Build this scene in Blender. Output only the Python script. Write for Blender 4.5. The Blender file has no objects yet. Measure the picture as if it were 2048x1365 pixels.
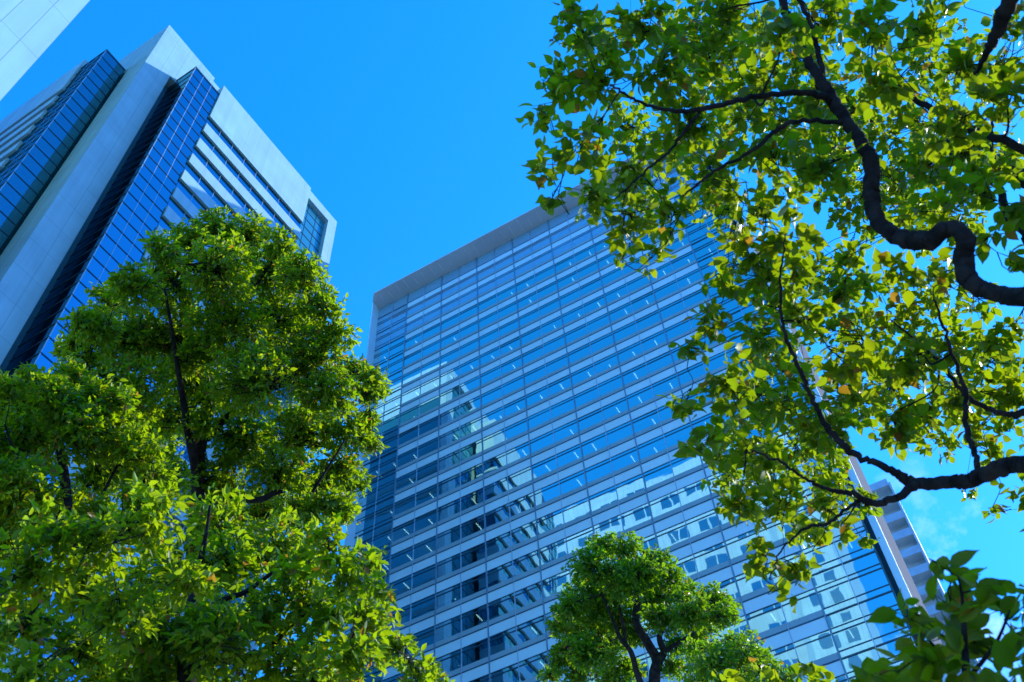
import bpy, math, random
import numpy as np
from mathutils import Vector, Matrix

# ------------------------------------------------------------------ camera, sky, sun, exposure
scene = bpy.context.scene
COL = scene.collection
CAM = Vector((0.0, 0.0, 1.6))
F_PX, CX, CY = 2038.65, 1024.0, 682.5          # focal length / centre in photo pixels (2048 x 1365)
PITCH, ROLL = 0.935617, -0.0761342
AZ_A, AZ_B = 1.07247, -0.462916                # street-grid directions of the two towers
SUN_AZ, SUN_EL = math.radians(28.0), math.radians(33.7)

_fw = Vector((0, math.cos(PITCH), math.sin(PITCH)))
_r = Vector((1, 0, 0)); _u = _r.cross(_fw)
RT = _r * math.cos(ROLL) + _u * math.sin(ROLL)
UP = -_r * math.sin(ROLL) + _u * math.cos(ROLL)

cam_data = bpy.data.cameras.new("camera")
cam = bpy.data.objects.new("camera", cam_data); COL.objects.link(cam)
cam.matrix_world = Matrix(((RT.x, UP.x, -_fw.x, CAM.x), (RT.y, UP.y, -_fw.y, CAM.y), (RT.z, UP.z, -_fw.z, CAM.z), (0, 0, 0, 1)))
cam_data.sensor_width = 36.0
cam_data.lens = 36.0 * F_PX / 2048.0
cam_data.clip_start = 0.1; cam_data.clip_end = 6000.0
cam_data.dof.use_dof = True; cam_data.dof.focus_distance = 13.0; cam_data.dof.aperture_fstop = 4.0
scene.camera = cam

scene.view_settings.view_transform = 'Standard'
scene.view_settings.look = 'None'
scene.view_settings.exposure = 1.0
scene.view_settings.gamma = 1.0

world = bpy.data.worlds.new("World"); scene.world = world
world.use_nodes = True
wn, wl = world.node_tree.nodes, world.node_tree.links
wn.clear()
w_out = wn.new('ShaderNodeOutputWorld'); w_bg = wn.new('ShaderNodeBackground')
sky = wn.new('ShaderNodeTexSky'); sky.sky_type = 'NISHITA'; sky.sun_disc = False
sky.sun_elevation = SUN_EL
sky.sun_rotation = math.radians(90.0) - SUN_AZ
sky.air_density = 1.0; sky.dust_density = 0.4; sky.ozone_density = 2.0; sky.altitude = 30.0
w_tint = wn.new('ShaderNodeMix'); w_tint.data_type = 'RGBA'; w_tint.blend_type = 'MULTIPLY'
w_tint.inputs['Factor'].default_value = 1.0
w_tint.inputs['B'].default_value = (0.055, 0.90, 1.8, 1)
wl.new(sky.outputs['Color'], w_tint.inputs['A'])
# camera-profile shoulder: keeps the bright part of the sky pale blue instead of cyan
w_s3 = wn.new('ShaderNodeSeparateColor'); wl.new(w_tint.outputs['Result'], w_s3.inputs['Color'])
def w_math(op, a, b):
    m_ = wn.new('ShaderNodeMath'); m_.operation = op
    for i_, q_ in enumerate((a, b)):
        if isinstance(q_, (int, float)): m_.inputs[i_].default_value = q_
        else: wl.new(q_, m_.inputs[i_])
    return m_.outputs[0]
w_g = w_s3.outputs['Green']
w_g2 = w_math('DIVIDE', w_math('MULTIPLY', w_g, 1.32), w_math('ADD', w_math('MULTIPLY', w_g, 0.2), 1.0))
w_r2 = w_math('ADD', w_s3.outputs['Red'], w_math('MULTIPLY', w_math('MAXIMUM', w_math('SUBTRACT', w_g, 1.1), 0.0), 0.07))
w_c3 = wn.new('ShaderNodeCombineColor'); wl.new(w_r2, w_c3.inputs['Red']); wl.new(w_g2, w_c3.inputs['Green']); wl.new(w_s3.outputs['Blue'], w_c3.inputs['Blue'])
# thin cloud wisps low in the east
w_tc = wn.new('ShaderNodeTexCoord')
w_noise = wn.new('ShaderNodeTexNoise'); w_noise.inputs['Scale'].default_value = 9.0; w_noise.inputs['Detail'].default_value = 7.0
w_noise.inputs['Roughness'].default_value = 0.62
wl.new(w_tc.outputs['Generated'], w_noise.inputs['Vector'])
w_ramp = wn.new('ShaderNodeValToRGB')
w_ramp.color_ramp.elements[0].position = 0.52; w_ramp.color_ramp.elements[0].color = (0, 0, 0, 1)
w_ramp.color_ramp.elements[1].position = 0.72; w_ramp.color_ramp.elements[1].color = (1, 1, 1, 1)
wl.new(w_noise.outputs['Fac'], w_ramp.inputs['Fac'])
w_sep = wn.new('ShaderNodeSeparateXYZ'); wl.new(w_tc.outputs['Generated'], w_sep.inputs['Vector'])
w_elev = wn.new('ShaderNodeMapRange'); w_elev.inputs['From Min'].default_value = 0.72; w_elev.inputs['From Max'].default_value = 0.55
wl.new(w_sep.outputs['Z'], w_elev.inputs['Value'])
w_cf = wn.new('ShaderNodeMath'); w_cf.operation = 'MULTIPLY'
wl.new(w_ramp.outputs['Color'], w_cf.inputs[0]); wl.new(w_elev.outputs['Result'], w_cf.inputs[1])
w_mix = wn.new('ShaderNodeMix'); w_mix.data_type = 'RGBA'
wl.new(w_cf.outputs[0], w_mix.inputs['Factor'])
wl.new(w_c3.outputs['Color'], w_mix.inputs['A'])
w_mix.inputs['B'].default_value = (3.2, 4.6, 5.6, 1)
wl.new(w_mix.outputs['Result'], w_bg.inputs['Color'])
w_bg.inputs['Strength'].default_value = 0.15
wl.new(w_bg.outputs['Background'], w_out.inputs['Surface'])

sun_data = bpy.data.lights.new("sun", 'SUN'); sun = bpy.data.objects.new("sun", sun_data); COL.objects.link(sun)
sun_data.energy = 2.8; sun_data.angle = math.radians(0.53); sun_data.color = (0.95, 0.97, 0.80)
sdir = Vector((math.cos(SUN_EL) * math.cos(SUN_AZ), math.cos(SUN_EL) * math.sin(SUN_AZ), math.sin(SUN_EL)))
sun.rotation_euler = (-sdir).to_track_quat('-Z', 'Y').to_euler()
sun.location = (60, 30, 160)

scene.cycles.max_bounces = 8
scene.cycles.transparent_max_bounces = 12
scene.cycles.caustics_reflective = False
scene.cycles.caustics_refractive = False
scene.cycles.sample_clamp_indirect = 6.0

rng = np.random.default_rng(7)
random.seed(7)

# ------------------------------------------------------------------ helpers
def at(px, py, dist):
    """point seen at photo pixel (px, py), dist metres from the camera"""
    d = RT * ((px - CX) / F_PX) - UP * ((py - CY) / F_PX) + _fw
    return CAM + d.normalized() * dist

def tag(o, label=None, cat=None, group=None, kind=None):
    if label: o['label'] = label
    if cat: o['category'] = cat
    if group: o['group'] = group
    if kind: o['kind'] = kind
    return o

def empty(name, loc=(0, 0, 0), rz=0.0):
    o = bpy.data.objects.new(name, None); COL.objects.link(o)
    o.location = loc; o.rotation_euler = (0, 0, rz); o.empty_display_size = 1.0
    return o

class MB:
    """collects boxes, quads and tubes into one mesh"""
    def __init__(self): self.v = []; self.f = []
    def box(self, x0, x1, y0, y1, z0, z1):
        if x0 > x1: x0, x1 = x1, x0
        if y0 > y1: y0, y1 = y1, y0
        if z0 > z1: z0, z1 = z1, z0
        b = len(self.v)
        self.v += [(x0, y0, z0), (x1, y0, z0), (x1, y1, z0), (x0, y1, z0), (x0, y0, z1), (x1, y0, z1), (x1, y1, z1), (x0, y1, z1)]
        self.f += [(b, b+3, b+2, b+1), (b+4, b+5, b+6, b+7), (b, b+1, b+5, b+4), (b+1, b+2, b+6, b+5), (b+2, b+3, b+7, b+6), (b+3, b, b+4, b+7)]
        return self
    def quad(self, *p):
        b = len(self.v); self.v += [tuple(q) for q in p]; self.f.append(tuple(range(b, b + len(p)))); return self
    def tube(self, pts, rad, n=8, cap=True):
        pts = [Vector(p) for p in pts]; b0 = len(self.v); m = len(pts)
        up = Vector((0.31, 0.52, 0.8))
        prev = None
        for i, p in enumerate(pts):
            t = (pts[min(i + 1, m - 1)] - pts[max(i - 1, 0)])
            if t.length < 1e-9: t = Vector((0, 0, 1))
            t.normalize()
            s = t.cross(up if prev is None else prev.cross(t)).normalized() if prev is not None else t.cross(up).normalized()
            if prev is not None:
                s = (prev - t * prev.dot(t)).normalized()
            prev = s
            q = t.cross(s)
            for k in range(n):
                a = 2 * math.pi * k / n
                w = rad[i] * (1.0 + 0.06 * math.sin(3 * a + i * .9) + (rng.normal(0, .02) if n >= 10 else 0))
                c = p + (s * math.cos(a) + q * math.sin(a)) * w
                self.v.append((c.x, c.y, c.z))
        for i in range(m - 1):
            for k in range(n):
                k2 = (k + 1) % n
                self.f.append((b0 + i*n + k, b0 + i*n + k2, b0 + (i+1)*n + k2, b0 + (i+1)*n + k))
        if cap:
            self.f.append(tuple(b0 + k for k in range(n))[::-1])
            self.f.append(tuple(b0 + (m-1)*n + k for k in range(n)))
        return self
    def build(self, name, mat, parent=None, smooth=False, flip=None):
        me = bpy.data.meshes.new(name)
        v = self.v if flip is None else [flip(*p) for p in self.v]
        f = self.f if flip is None else [t[::-1] for t in self.f]
        me.from_pydata(v, [], f); me.materials.append(mat)
        if smooth:
            me.polygons.foreach_set('use_smooth', [True] * len(me.polygons))
        o = bpy.data.objects.new(name, me); COL.objects.link(o)
        if parent is not None: o.parent = parent
        return o

def smooth_path(pts, rad, sub=5, wob=0.0):
    """Catmull-Rom through the points"""
    P = [Vector(p) for p in pts]; out = []; ro = []
    n = len(P)
    for i in range(n - 1):
        p0, p1, p2, p3 = P[max(i-1, 0)], P[i], P[i+1], P[min(i+2, n-1)]
        for k in range(sub):
            t = k / sub
            q = 0.5 * ((2*p1) + (p2-p0)*t + (2*p0-5*p1+4*p2-p3)*t*t + (3*p1-p0-3*p2+p3)*t**3)
            if wob: q = q + Vector(rng.normal(0, wob, 3).tolist())
            out.append(q); ro.append(rad[i] * (1-t) + rad[i+1] * t)
    out.append(P[-1]); ro.append(rad[-1])
    return out, ro

# ------------------------------------------------------------------ materials
def new_mat(name):
    m = bpy.data.materials.new(name); m.use_nodes = True
    nt = m.node_tree; nt.nodes.clear()
    out = nt.nodes.new('ShaderNodeOutputMaterial')
    return m, nt.nodes, nt.links, out

def plain(name, col, rough=0.6, metal=0.0, spec=0.4, noise=0.12, nscale=0.8):
    m, N, L, out = new_mat(name)
    p = N.new('ShaderNodeBsdfPrincipled')
    p.inputs['Roughness'].default_value = rough; p.inputs['Metallic'].default_value = metal
    p.inputs['Specular IOR Level'].default_value = spec
    tc = N.new('ShaderNodeTexCoord'); nz = N.new('ShaderNodeTexNoise')
    nz.inputs['Scale'].default_value = nscale; nz.inputs['Detail'].default_value = 6
    L.new(tc.outputs['Object'], nz.inputs['Vector'])
    mr = N.new('ShaderNodeMapRange'); mr.inputs['From Min'].default_value = 0.3; mr.inputs['From Max'].default_value = 0.7
    mr.inputs['To Min'].default_value = 1 - noise; mr.inputs['To Max'].default_value = 1 + noise
    L.new(nz.outputs['Fac'], mr.inputs['Value'])
    mx = N.new('ShaderNodeMix'); mx.data_type = 'RGBA'; mx.blend_type = 'MULTIPLY'; mx.inputs['Factor'].default_value = 1
    mx.inputs['A'].default_value = (*col, 1); L.new(mr.outputs['Result'], mx.inputs['B'])
    L.new(mx.outputs['Result'], p.inputs['Base Color'])
    L.new(p.outputs['BSDF'], out.inputs['Surface'])
    return m

def panelled(name, col, pw, ph, joint=0.03, rough=0.7, vary=0.06, jcol=0.55, spec=0.3):
    """stone or metal cladding with open joints, laid out on the wall's own axes"""
    m, N, L, out = new_mat(name)
    p = N.new('ShaderNodeBsdfPrincipled'); p.inputs['Roughness'].default_value = rough
    p.inputs['Specular IOR Level'].default_value = spec
    tc = N.new('ShaderNodeTexCoord')
    so = N.new('ShaderNodeSeparateXYZ'); L.new(tc.outputs['Object'], so.inputs['Vector'])
    sn = N.new('ShaderNodeSeparateXYZ'); L.new(tc.outputs['Normal'], sn.inputs['Vector'])
    ab = N.new('ShaderNodeMath'); ab.operation = 'ABSOLUTE'; L.new(sn.outputs['X'], ab.inputs[0])
    gt = N.new('ShaderNodeMath'); gt.operation = 'GREATER_THAN'; gt.inputs[1].default_value = 0.5; L.new(ab.outputs[0], gt.inputs[0])
    mxu = N.new('ShaderNodeMix'); mxu.data_type = 'FLOAT'
    L.new(gt.outputs[0], mxu.inputs['Factor']); L.new(so.outputs['X'], mxu.inputs['A']); L.new(so.outputs['Y'], mxu.inputs['B'])
    cb = N.new('ShaderNodeCombineXYZ'); L.new(mxu.outputs['Result'], cb.inputs['X']); L.new(so.outputs['Z'], cb.inputs['Y'])
    br = N.new('ShaderNodeTexBrick'); br.offset = 0.0; br.squash = 1.0
    br.inputs['Scale'].default_value = 1.0; br.inputs['Brick Width'].default_value = pw; br.inputs['Row Height'].default_value = ph
    br.inputs['Mortar Size'].default_value = joint; br.inputs['Mortar Smooth'].default_value = 0.1; br.inputs['Bias'].default_value = 0.0
    br.inputs['Color1'].default_value = tuple(c * (1 - vary) for c in col) + (1,)
    br.inputs['Color2'].default_value = tuple(c * (1 + vary) for c in col) + (1,)
    br.inputs['Mortar'].default_value = tuple(c * jcol for c in col) + (1,)
    L.new(cb.outputs['Vector'], br.inputs['Vector'])
    nz = N.new('ShaderNodeTexNoise'); nz.inputs['Scale'].default_value = 0.35; nz.inputs['Detail'].default_value = 8
    L.new(tc.outputs['Object'], nz.inputs['Vector'])
    mr = N.new('ShaderNodeMapRange'); mr.inputs['From Min'].default_value = 0.3; mr.inputs['From Max'].default_value = 0.7
    mr.inputs['To Min'].default_value = 0.92; mr.inputs['To Max'].default_value = 1.06
    L.new(nz.outputs['Fac'], mr.inputs['Value'])
    mp = N.new('ShaderNodeMapping'); mp.inputs['Scale'].default_value = (1.1, 1.1, 0.05); L.new(tc.outputs['Object'], mp.inputs['Vector'])
    n2 = N.new('ShaderNodeTexNoise'); n2.inputs['Scale'].default_value = 1.0; n2.inputs['Detail'].default_value = 6; n2.inputs['Roughness'].default_value = 0.65
    L.new(mp.outputs['Vector'], n2.inputs['Vector'])
    m2 = N.new('ShaderNodeMapRange'); m2.inputs['From Min'].default_value = 0.35; m2.inputs['From Max'].default_value = 0.6
    m2.inputs['To Min'].default_value = 0.91; m2.inputs['To Max'].default_value = 1.03; L.new(n2.outputs['Fac'], m2.inputs['Value'])
    mu = N.new('ShaderNodeMath'); mu.operation = 'MULTIPLY'; L.new(mr.outputs['Result'], mu.inputs[0]); L.new(m2.outputs['Result'], mu.inputs[1]); mr = mu
    mx = N.new('ShaderNodeMix'); mx.data_type = 'RGBA'; mx.blend_type = 'MULTIPLY'; mx.inputs['Factor'].default_value = 1
    L.new(br.outputs['Color'], mx.inputs['A']); L.new(mr.outputs[0], mx.inputs['B'])
    L.new(mx.outputs['Result'], p.inputs['Base Color']); L.new(p.outputs['BSDF'], out.inputs['Surface'])
    return m

def glass(name, refl, rmix, body=None, wave=0.0, wscale=0.6, through=(0.35, 0.6, 0.65)):
    """coated facade glass: mirror reflection over a see-through (or opaque back-painted) body"""
    m, N, L, out = new_mat(name)
    g = N.new('ShaderNodeBsdfGlossy'); g.inputs['Color'].default_value = (*refl, 1); g.inputs['Roughness'].default_value = 0.015
    if wave:
        tc = N.new('ShaderNodeTexCoord'); nz = N.new('ShaderNodeTexNoise'); nz.inputs['Scale'].default_value = wscale; nz.inputs['Detail'].default_value = 1.0
        L.new(tc.outputs['Object'], nz.inputs['Vector'])
        bp = N.new('ShaderNodeBump'); bp.inputs['Strength'].default_value = 1.0; bp.inputs['Distance'].default_value = wave
        L.new(nz.outputs['Fac'], bp.inputs['Height']); L.new(bp.outputs['Normal'], g.inputs['Normal'])
    if body is None:
        b = N.new('ShaderNodeBsdfTransparent'); b.inputs['Color'].default_value = (*through, 1)
    else:
        b = N.new('ShaderNodeBsdfDiffuse'); b.inputs['Color'].default_value = (*body, 1)
    lw = N.new('ShaderNodeLayerWeight'); lw.inputs['Blend'].default_value = 0.35
    mr = N.new('ShaderNodeMapRange'); mr.inputs['To Min'].default_value = rmix; mr.inputs['To Max'].default_value = 1.0
    L.new(lw.outputs['Fresnel'], mr.inputs['Value'])
    mx = N.new('ShaderNodeMixShader'); L.new(mr.outputs['Result'], mx.inputs['Fac'])
    L.new(b.outputs['BSDF'], mx.inputs[1]); L.new(g.outputs['BSDF'], mx.inputs[2])
    L.new(mx.outputs['Shader'], out.inputs['Surface'])
    return m

def lamp_mat(name, col, strength):
    m, N, L, out = new_mat(name)
    e = N.new('ShaderNodeEmission'); e.inputs['Color'].default_value = (*col, 1); e.inputs['Strength'].default_value = strength
    L.new(e.outputs['Emission'], out.inputs['Surface']); return m

def leaf_mat(name, dark, light, odd, trans, tmix=0.45, gloss=0.35, rough=0.45):
    m, N, L, out = new_mat(name)
    at_ = N.new('ShaderNodeAttribute'); at_.attribute_name = 'leaf_tone'
    rp = N.new('ShaderNodeValToRGB'); e = rp.color_ramp.elements
    e[0].position = 0.0; e[0].color = (*dark, 1); e[1].position = 0.93; e[1].color = (*light, 1)
    x = rp.color_ramp.elements.new(0.97); x.color = (*odd, 1)
    L.new(at_.outputs['Fac'], rp.inputs['Fac'])
    p = N.new('ShaderNodeBsdfPrincipled'); p.inputs['Roughness'].default_value = rough; p.inputs['Specular IOR Level'].default_value = gloss
    L.new(rp.outputs['Color'], p.inputs['Base Color'])
    t = N.new('ShaderNodeBsdfTranslucent')
    rp2 = N.new('ShaderNodeValToRGB'); e2 = rp2.color_ramp.elements
    e2[0].position = 0.0; e2[0].color = (trans[0]*0.62, trans[1]*0.85, trans[2], 1); e2[1].position = 0.93; e2[1].color = (*trans, 1)
    y = rp2.color_ramp.elements.new(0.97); y.color = (0.62, 0.33, 0.02, 1)
    L.new(at_.outputs['Fac'], rp2.inputs['Fac']); L.new(rp2.outputs['Color'], t.inputs['Color'])
    mx = N.new('ShaderNodeMixShader'); mx.inputs['Fac'].default_value = tmix
    L.new(p.outputs['BSDF'], mx.inputs[1]); L.new(t.outputs['BSDF'], mx.inputs[2])
    L.new(mx.outputs['Shader'], out.inputs['Surface']); return m

def bark_mat(name, c1, c2):
    m, N, L, out = new_mat(name)
    p = N.new('ShaderNodeBsdfPrincipled'); p.inputs['Roughness'].default_value = 0.9; p.inputs['Specular IOR Level'].default_value = 0.15
    tc = N.new('ShaderNodeTexCoord'); nz = N.new('ShaderNodeTexNoise'); nz.inputs['Scale'].default_value = 14; nz.inputs['Detail'].default_value = 8
    L.new(tc.outputs['Object'], nz.inputs['Vector'])
    rp = N.new('ShaderNodeValToRGB'); rp.color_ramp.elements[0].color = (*c1, 1); rp.color_ramp.elements[1].color = (*c2, 1)
    rp.color_ramp.elements[0].position = 0.35; rp.color_ramp.elements[1].position = 0.7
    L.new(nz.outputs['Fac'], rp.inputs['Fac']); L.new(rp.outputs['Color'], p.inputs['Base Color'])
    bp = N.new('ShaderNodeBump'); bp.inputs['Strength'].default_value = 0.7; bp.inputs['Distance'].default_value = 0.04
    L.new(nz.outputs['Fac'], bp.inputs['Height']); L.new(bp.outputs['Normal'], p.inputs['Normal'])
    L.new(p.outputs['BSDF'], out.inputs['Surface']); return m

M_STONE = panelled('pale_stone_cladding', (0.27, 0.49, 0.54), 2.05, 4.06, 0.022, 0.7, 0.025, 0.62)
M_BAND = panelled('pale_band_cladding', (0.28, 0.50, 0.55), 3.6, 30.0, 0.02, 0.65, 0.02, 0.75)
M_SLAB = panelled('pale_slab_cladding', (0.28, 0.50, 0.55), 0.9, 4.1, 0.016, 0.7, 0.03, 0.55)
M_AGLASS = glass('deep_blue_glass', (0.08, 0.29, 0.40), 0.62, body=(0.012, 0.11, 0.125), wave=0.004, wscale=0.5)
M_ADARK = plain('dark_teal_metal', (0.03, 0.13, 0.15), 0.5, 0.0)
M_AMULL = plain('pale_mullion_metal', (0.30, 0.42, 0.50), 0.4, 0.4)
M_ATRANS = plain('dark_transom_metal', (0.02, 0.07, 0.10), 0.4, 0.4)
M_BGLASS = glass('clear_blue_glass', (0.68, 0.98, 0.97), 0.70, body=None, wave=0.006, wscale=0.45)
M_BPANEL = plain('lavender_spandrel_metal', (0.52, 0.82, 0.88), 0.35, 0.0, 0.5, 0.05, 0.3)
M_BGREY = plain('grey_strip_metal', (0.25, 0.42, 0.46), 0.5, 0.0, 0.4, 0.08, 0.3)
M_BTRANS = plain('dark_blue_transom', (0.02, 0.09, 0.14), 0.4, 0.3)
M_BMULL = plain('blue_grey_mullion', (0.14, 0.28, 0.38), 0.4, 0.3)
M_BTHIN = plain('pale_thin_mullion', (0.35, 0.50, 0.62), 0.4, 0.4)
M_BMECH = glass('back_painted_glass', (0.55, 0.78, 0.9), 0.28, body=(0.20, 0.46, 0.60), wave=0.004)
M_SOFFIT = plain('grey_soffit_panel', (0.54, 0.62, 0.64), 0.6, 0.0, 0.3, 0.05, 0.2)
M_TRIM = plain('white_trim', (0.8, 0.85, 0.88), 0.4)
M_INT = plain('dark_office_interior', (0.06, 0.20, 0.22), 0.9, 0.0, 0.1)
M_CEIL = plain('office_ceiling', (0.22, 0.42, 0.42), 0.9, 0.0, 0.1)
M_BLIND = plain('pale_roller_blind', (0.75, 0.85, 0.88), 0.8)
M_LAMP = lamp_mat('fluorescent_tube', (0.80, 1.0, 0.98), 1.5)
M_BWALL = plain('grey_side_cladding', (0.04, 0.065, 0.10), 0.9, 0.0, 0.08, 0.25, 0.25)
M_APT = plain('apartment_wall', (0.86, 0.88, 0.88), 0.7)
M_APT2 = plain('apartment_balcony_front', (0.50, 0.62, 0.78), 0.6)
M_TEALWIN = glass('teal_window_glass', (0.5, 0.75, 0.8), 0.3, body=(0.01, 0.07, 0.09), wave=0.003)
M_AEND = glass('teal_end_glass', (0.12, 0.36, 0.45), 0.38, body=(0.05, 0.30, 0.36), wave=0.003)
M_REAR = glass('dark_teal_rear_glass', (0.4, 0.7, 0.75), 0.10, body=(0.015, 0.11, 0.135), wave=0.003)
M_PAVE = panelled('paving', (0.30, 0.29, 0.27), 0.6, 0.6, 0.012, 0.85, 0.1, 0.6)

# ------------------------------------------------------------------ ground
g = MB()
g.quad((-2500, -2500, 0), (2500, -2500, 0), (2500, 2500, 0), (-2500, 2500, 0))
tag(g.build('plaza_ground', plain('plaza_paving', (0.26, 0.26, 0.25), 0.9, 0, 0.2, 0.15, 0.4)), kind='structure')

# ------------------------------------------------------------------ tower A : left tower with pale bands and dark blue glass bays
U = 57.3
S0, A0 = 0.3163 * U, 1.0 * U            # its near corner on the street grid
dR = Vector((math.cos(AZ_A), math.sin(AZ_A), 0)); nR = Vector((-math.sin(AZ_A), math.cos(AZ_A), 0))
cornerA = dR * S0 + nR * A0
TA = empty('banded_office_tower', (cornerA.x, cornerA.y, 0), AZ_A)
tag(TA, 'tall office tower with pale horizontal bands, blue glass bays and a pale pointed corner', 'office tower')
def zA(k): return k * U + 1.6
FL = 0.0712 * U
IDENT = lambda x, y, z: (x, y, z)
SWAP = lambda x, y, z: (y, x, z)        # mirror about the corner's diagonal: the second face
# core and penthouse block
c = MB()
c.box(0.066*U, 0.4595*U, 0.03*U, 0.70*U, 0, zA(2.160))
c.box(0.46*U, 0.5885*U, 0.0297*U, 0.70*U, 0, zA(2.3055))
c.box(0.0, 0.4595*U, 0.0, 0.70*U, zA(2.1625), zA(2.325))
c.box(0.0, 0.152*U, 0.0, 0.152*U, zA(2.3252), zA(2.343))
c.box(0.46*U, 0.6192*U, 0.0, 0.70*U, zA(2.3062), zA(2.3435))
c.build('corner_block', M_STONE, TA)
p = MB(); p.box(0, 0.0605*U, 0, 0.066*U, 0, zA(2.1623)); p.build('corner_pier', M_STONE, TA)

def bay(flip):
    x0, x1, y0, y1, zt = 0.0774*U, 0.1515*U, -0.055*U, 0.030*U, zA(2.176)
    b = MB(); b.box(x0, x1, y0, y1 - 0.02, 0, zt - 0.3)
    o = b.build('glass_bay', M_AGLASS, TA, flip=flip)
    rim = MB(); rim.box(x0 - .06, x1 + .02, y0 - .06, y1 - 0.03, zt - 0.3, zt)
    rim.build('roof_rim', M_ATRANS, o, flip=flip)
    fr = MB(); z = zt - 0.3; i = 0
    while z > 2:
        z -= FL / 2; fr.box(x0 - .05, x1 + .01, y0 - .05, y1 - 0.04, z - .055, z + .055)
    fr.build('transom_frame', M_ATRANS, o, flip=flip)
    fv = MB()
    for t in (1/3, 2/3):
        xm = x0 + (x1 - x0) * t; fv.box(xm - .03, xm + .03, y0 - .035, y0 + .05, 0, zt - .31)
    fv.box(x0 - .03, x0 + .05, y0 - .03, y0 + .05, 0, zt - .31)
    fv.build('mullion_frame', M_AMULL, o, flip=flip)
    rc = MB(); rc.box(0.0607*U, x0 - .004, 0.022*U, 0.0296*U, 0, zA(2.160)); rc.build('recess_wall', M_ADARK, TA, flip=flip)
bay(IDENT); bay(SWAP)

def bands(flip, x0, x1, top, n):
    yf = -0.060*U
    b = MB(); b.box(x0, x1, yf, -0.004, zA(2.0515), top); b.build('parapet_band', M_BAND, TA, flip=flip)
    zb = zA(2.0515)
    for k in range(n):
        z1 = zb - FL * k; z0 = z1 - FL * 0.5; zl = z1 - FL
        if zl < 0.2: break
        w = MB(); w.box(x0 + .02, x1 - .02, yf + 0.28, -0.004, z0 + .002, z1 - .002)
        wo = w.build('ribbon_window', M_AGLASS, TA, flip=flip)
        m = MB(); nx = int((x1 - x0) / 2.2)
        for i in range(1, nx):
            xx = x0 + (x1 - x0) * i / nx; m.box(xx - .03, xx + .03, yf + .24, yf + .30, z0 + .01, z1 - .01)
        m.build('window_mullion', M_AMULL, wo, flip=flip)
        s = MB(); s.box(x0, x1, yf, -0.003, zl, z0)
        so = s.build('facade_band', M_BAND, TA, flip=flip)
        r = MB(); r.box(x0 + .03, x1 - .03, yf + .06, yf + .12, z0 + .004, z0 + .13)
        r.build('coping_rail', M_AMULL, so, flip=flip)
bands(IDENT, 0.1517*U, 0.4602*U, zA(2.216), 29)
bands(SWAP, 0.1517*U, 0.70*U, zA(2.216), 29)
# glazed end of the sunny face with its pale stone frame
f = MB(); f.box(0.5887*U, 0.6192*U, 0.0, 0.70*U, 0, zA(2.3058)); f.build('end_pier', M_STONE, TA)
e = MB(); e.box(0.46*U, 0.5885*U, 0.012*U, 0.0295*U, 0, zA(2.3052))
e0 = e.build('end_glazing', M_AEND, TA)
fr = MB(); z = zA(2.3052)
while z > 2:
    z -= FL / 2; fr.box(0.4601*U, 0.5884*U, 0.012*U - .06, 0.0125*U, z - .05, z + .05)
for t in (0.28, 0.52, 0.76):
    xm = U * (0.46 + 0.1285 * t); fr.box(xm - .03, xm + .03, 0.012*U - .05, 0.0125*U, 0, zA(2.3051))
fr.build('window_frame', M_ATRANS, e0)

rg = MB(); rg.box(0.6194*U, 0.6205*U, 0.02*U, 0.66*U, 0, zA(2.19)); rgo = rg.build('rear_glazing', M_REAR, TA)
rf = MB(); z = zA(2.19)
while z > 2:
    z -= FL; rf.box(0.6206*U, 0.6217*U, 0.02*U, 0.66*U, z - .45, z + .45)
rf.build('window_frame', M_ADARK, rgo)

# ------------------------------------------------------------------ tower B : wide glass tower in the middle
D = 71.0
dB = Vector((math.cos(AZ_B), math.sin(AZ_B), 0)); nB = Vector((-math.sin(AZ_B), math.cos(AZ_B), 0))
xL, xR = -0.8207*D, -0.0534*D
oB = dB * xL + nB * D
TB = empty('glass_office_tower', (oB.x, oB.y, 0), AZ_B)
tag(TB, 'wide glass office tower with grey overhanging roof edge and striped window bands', 'office tower')
W = xR - xL
def lx(s): return s * D - xL                 # along the face
def zB(k): return k * D + 1.6
FB = 0.0580 * D
ZTOP = zB(1.868)
main_s = [-0.744 + 0.0875 * i for i in range(8)]
main_x = [0.0] + [lx(s) for s in main_s] + [W]
panes_x = []
for a, b in zip(main_x[:-1], main_x[1:]):
    panes_x += [(a, (a + b) / 2), ((a + b) / 2, b)]
bay_lo, bay_hi = main_x[1], main_x[8]
panes_mid = [q for q in panes_x if q[0] >= bay_lo - .01 and q[1] <= bay_hi + .01]
panes_end = [q for q in panes_x if q not in panes_mid]

def pane_quads(mb, xs, z0, z1, y, amp):
    for a, b in xs:
        j = rng.normal(0, amp, 4)
        mb.quad((a, y + j[0], z0), (b, y + j[1], z0), (b, y + j[1] + j[2], z1), (a, y + j[0] + j[2], z1))

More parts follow.
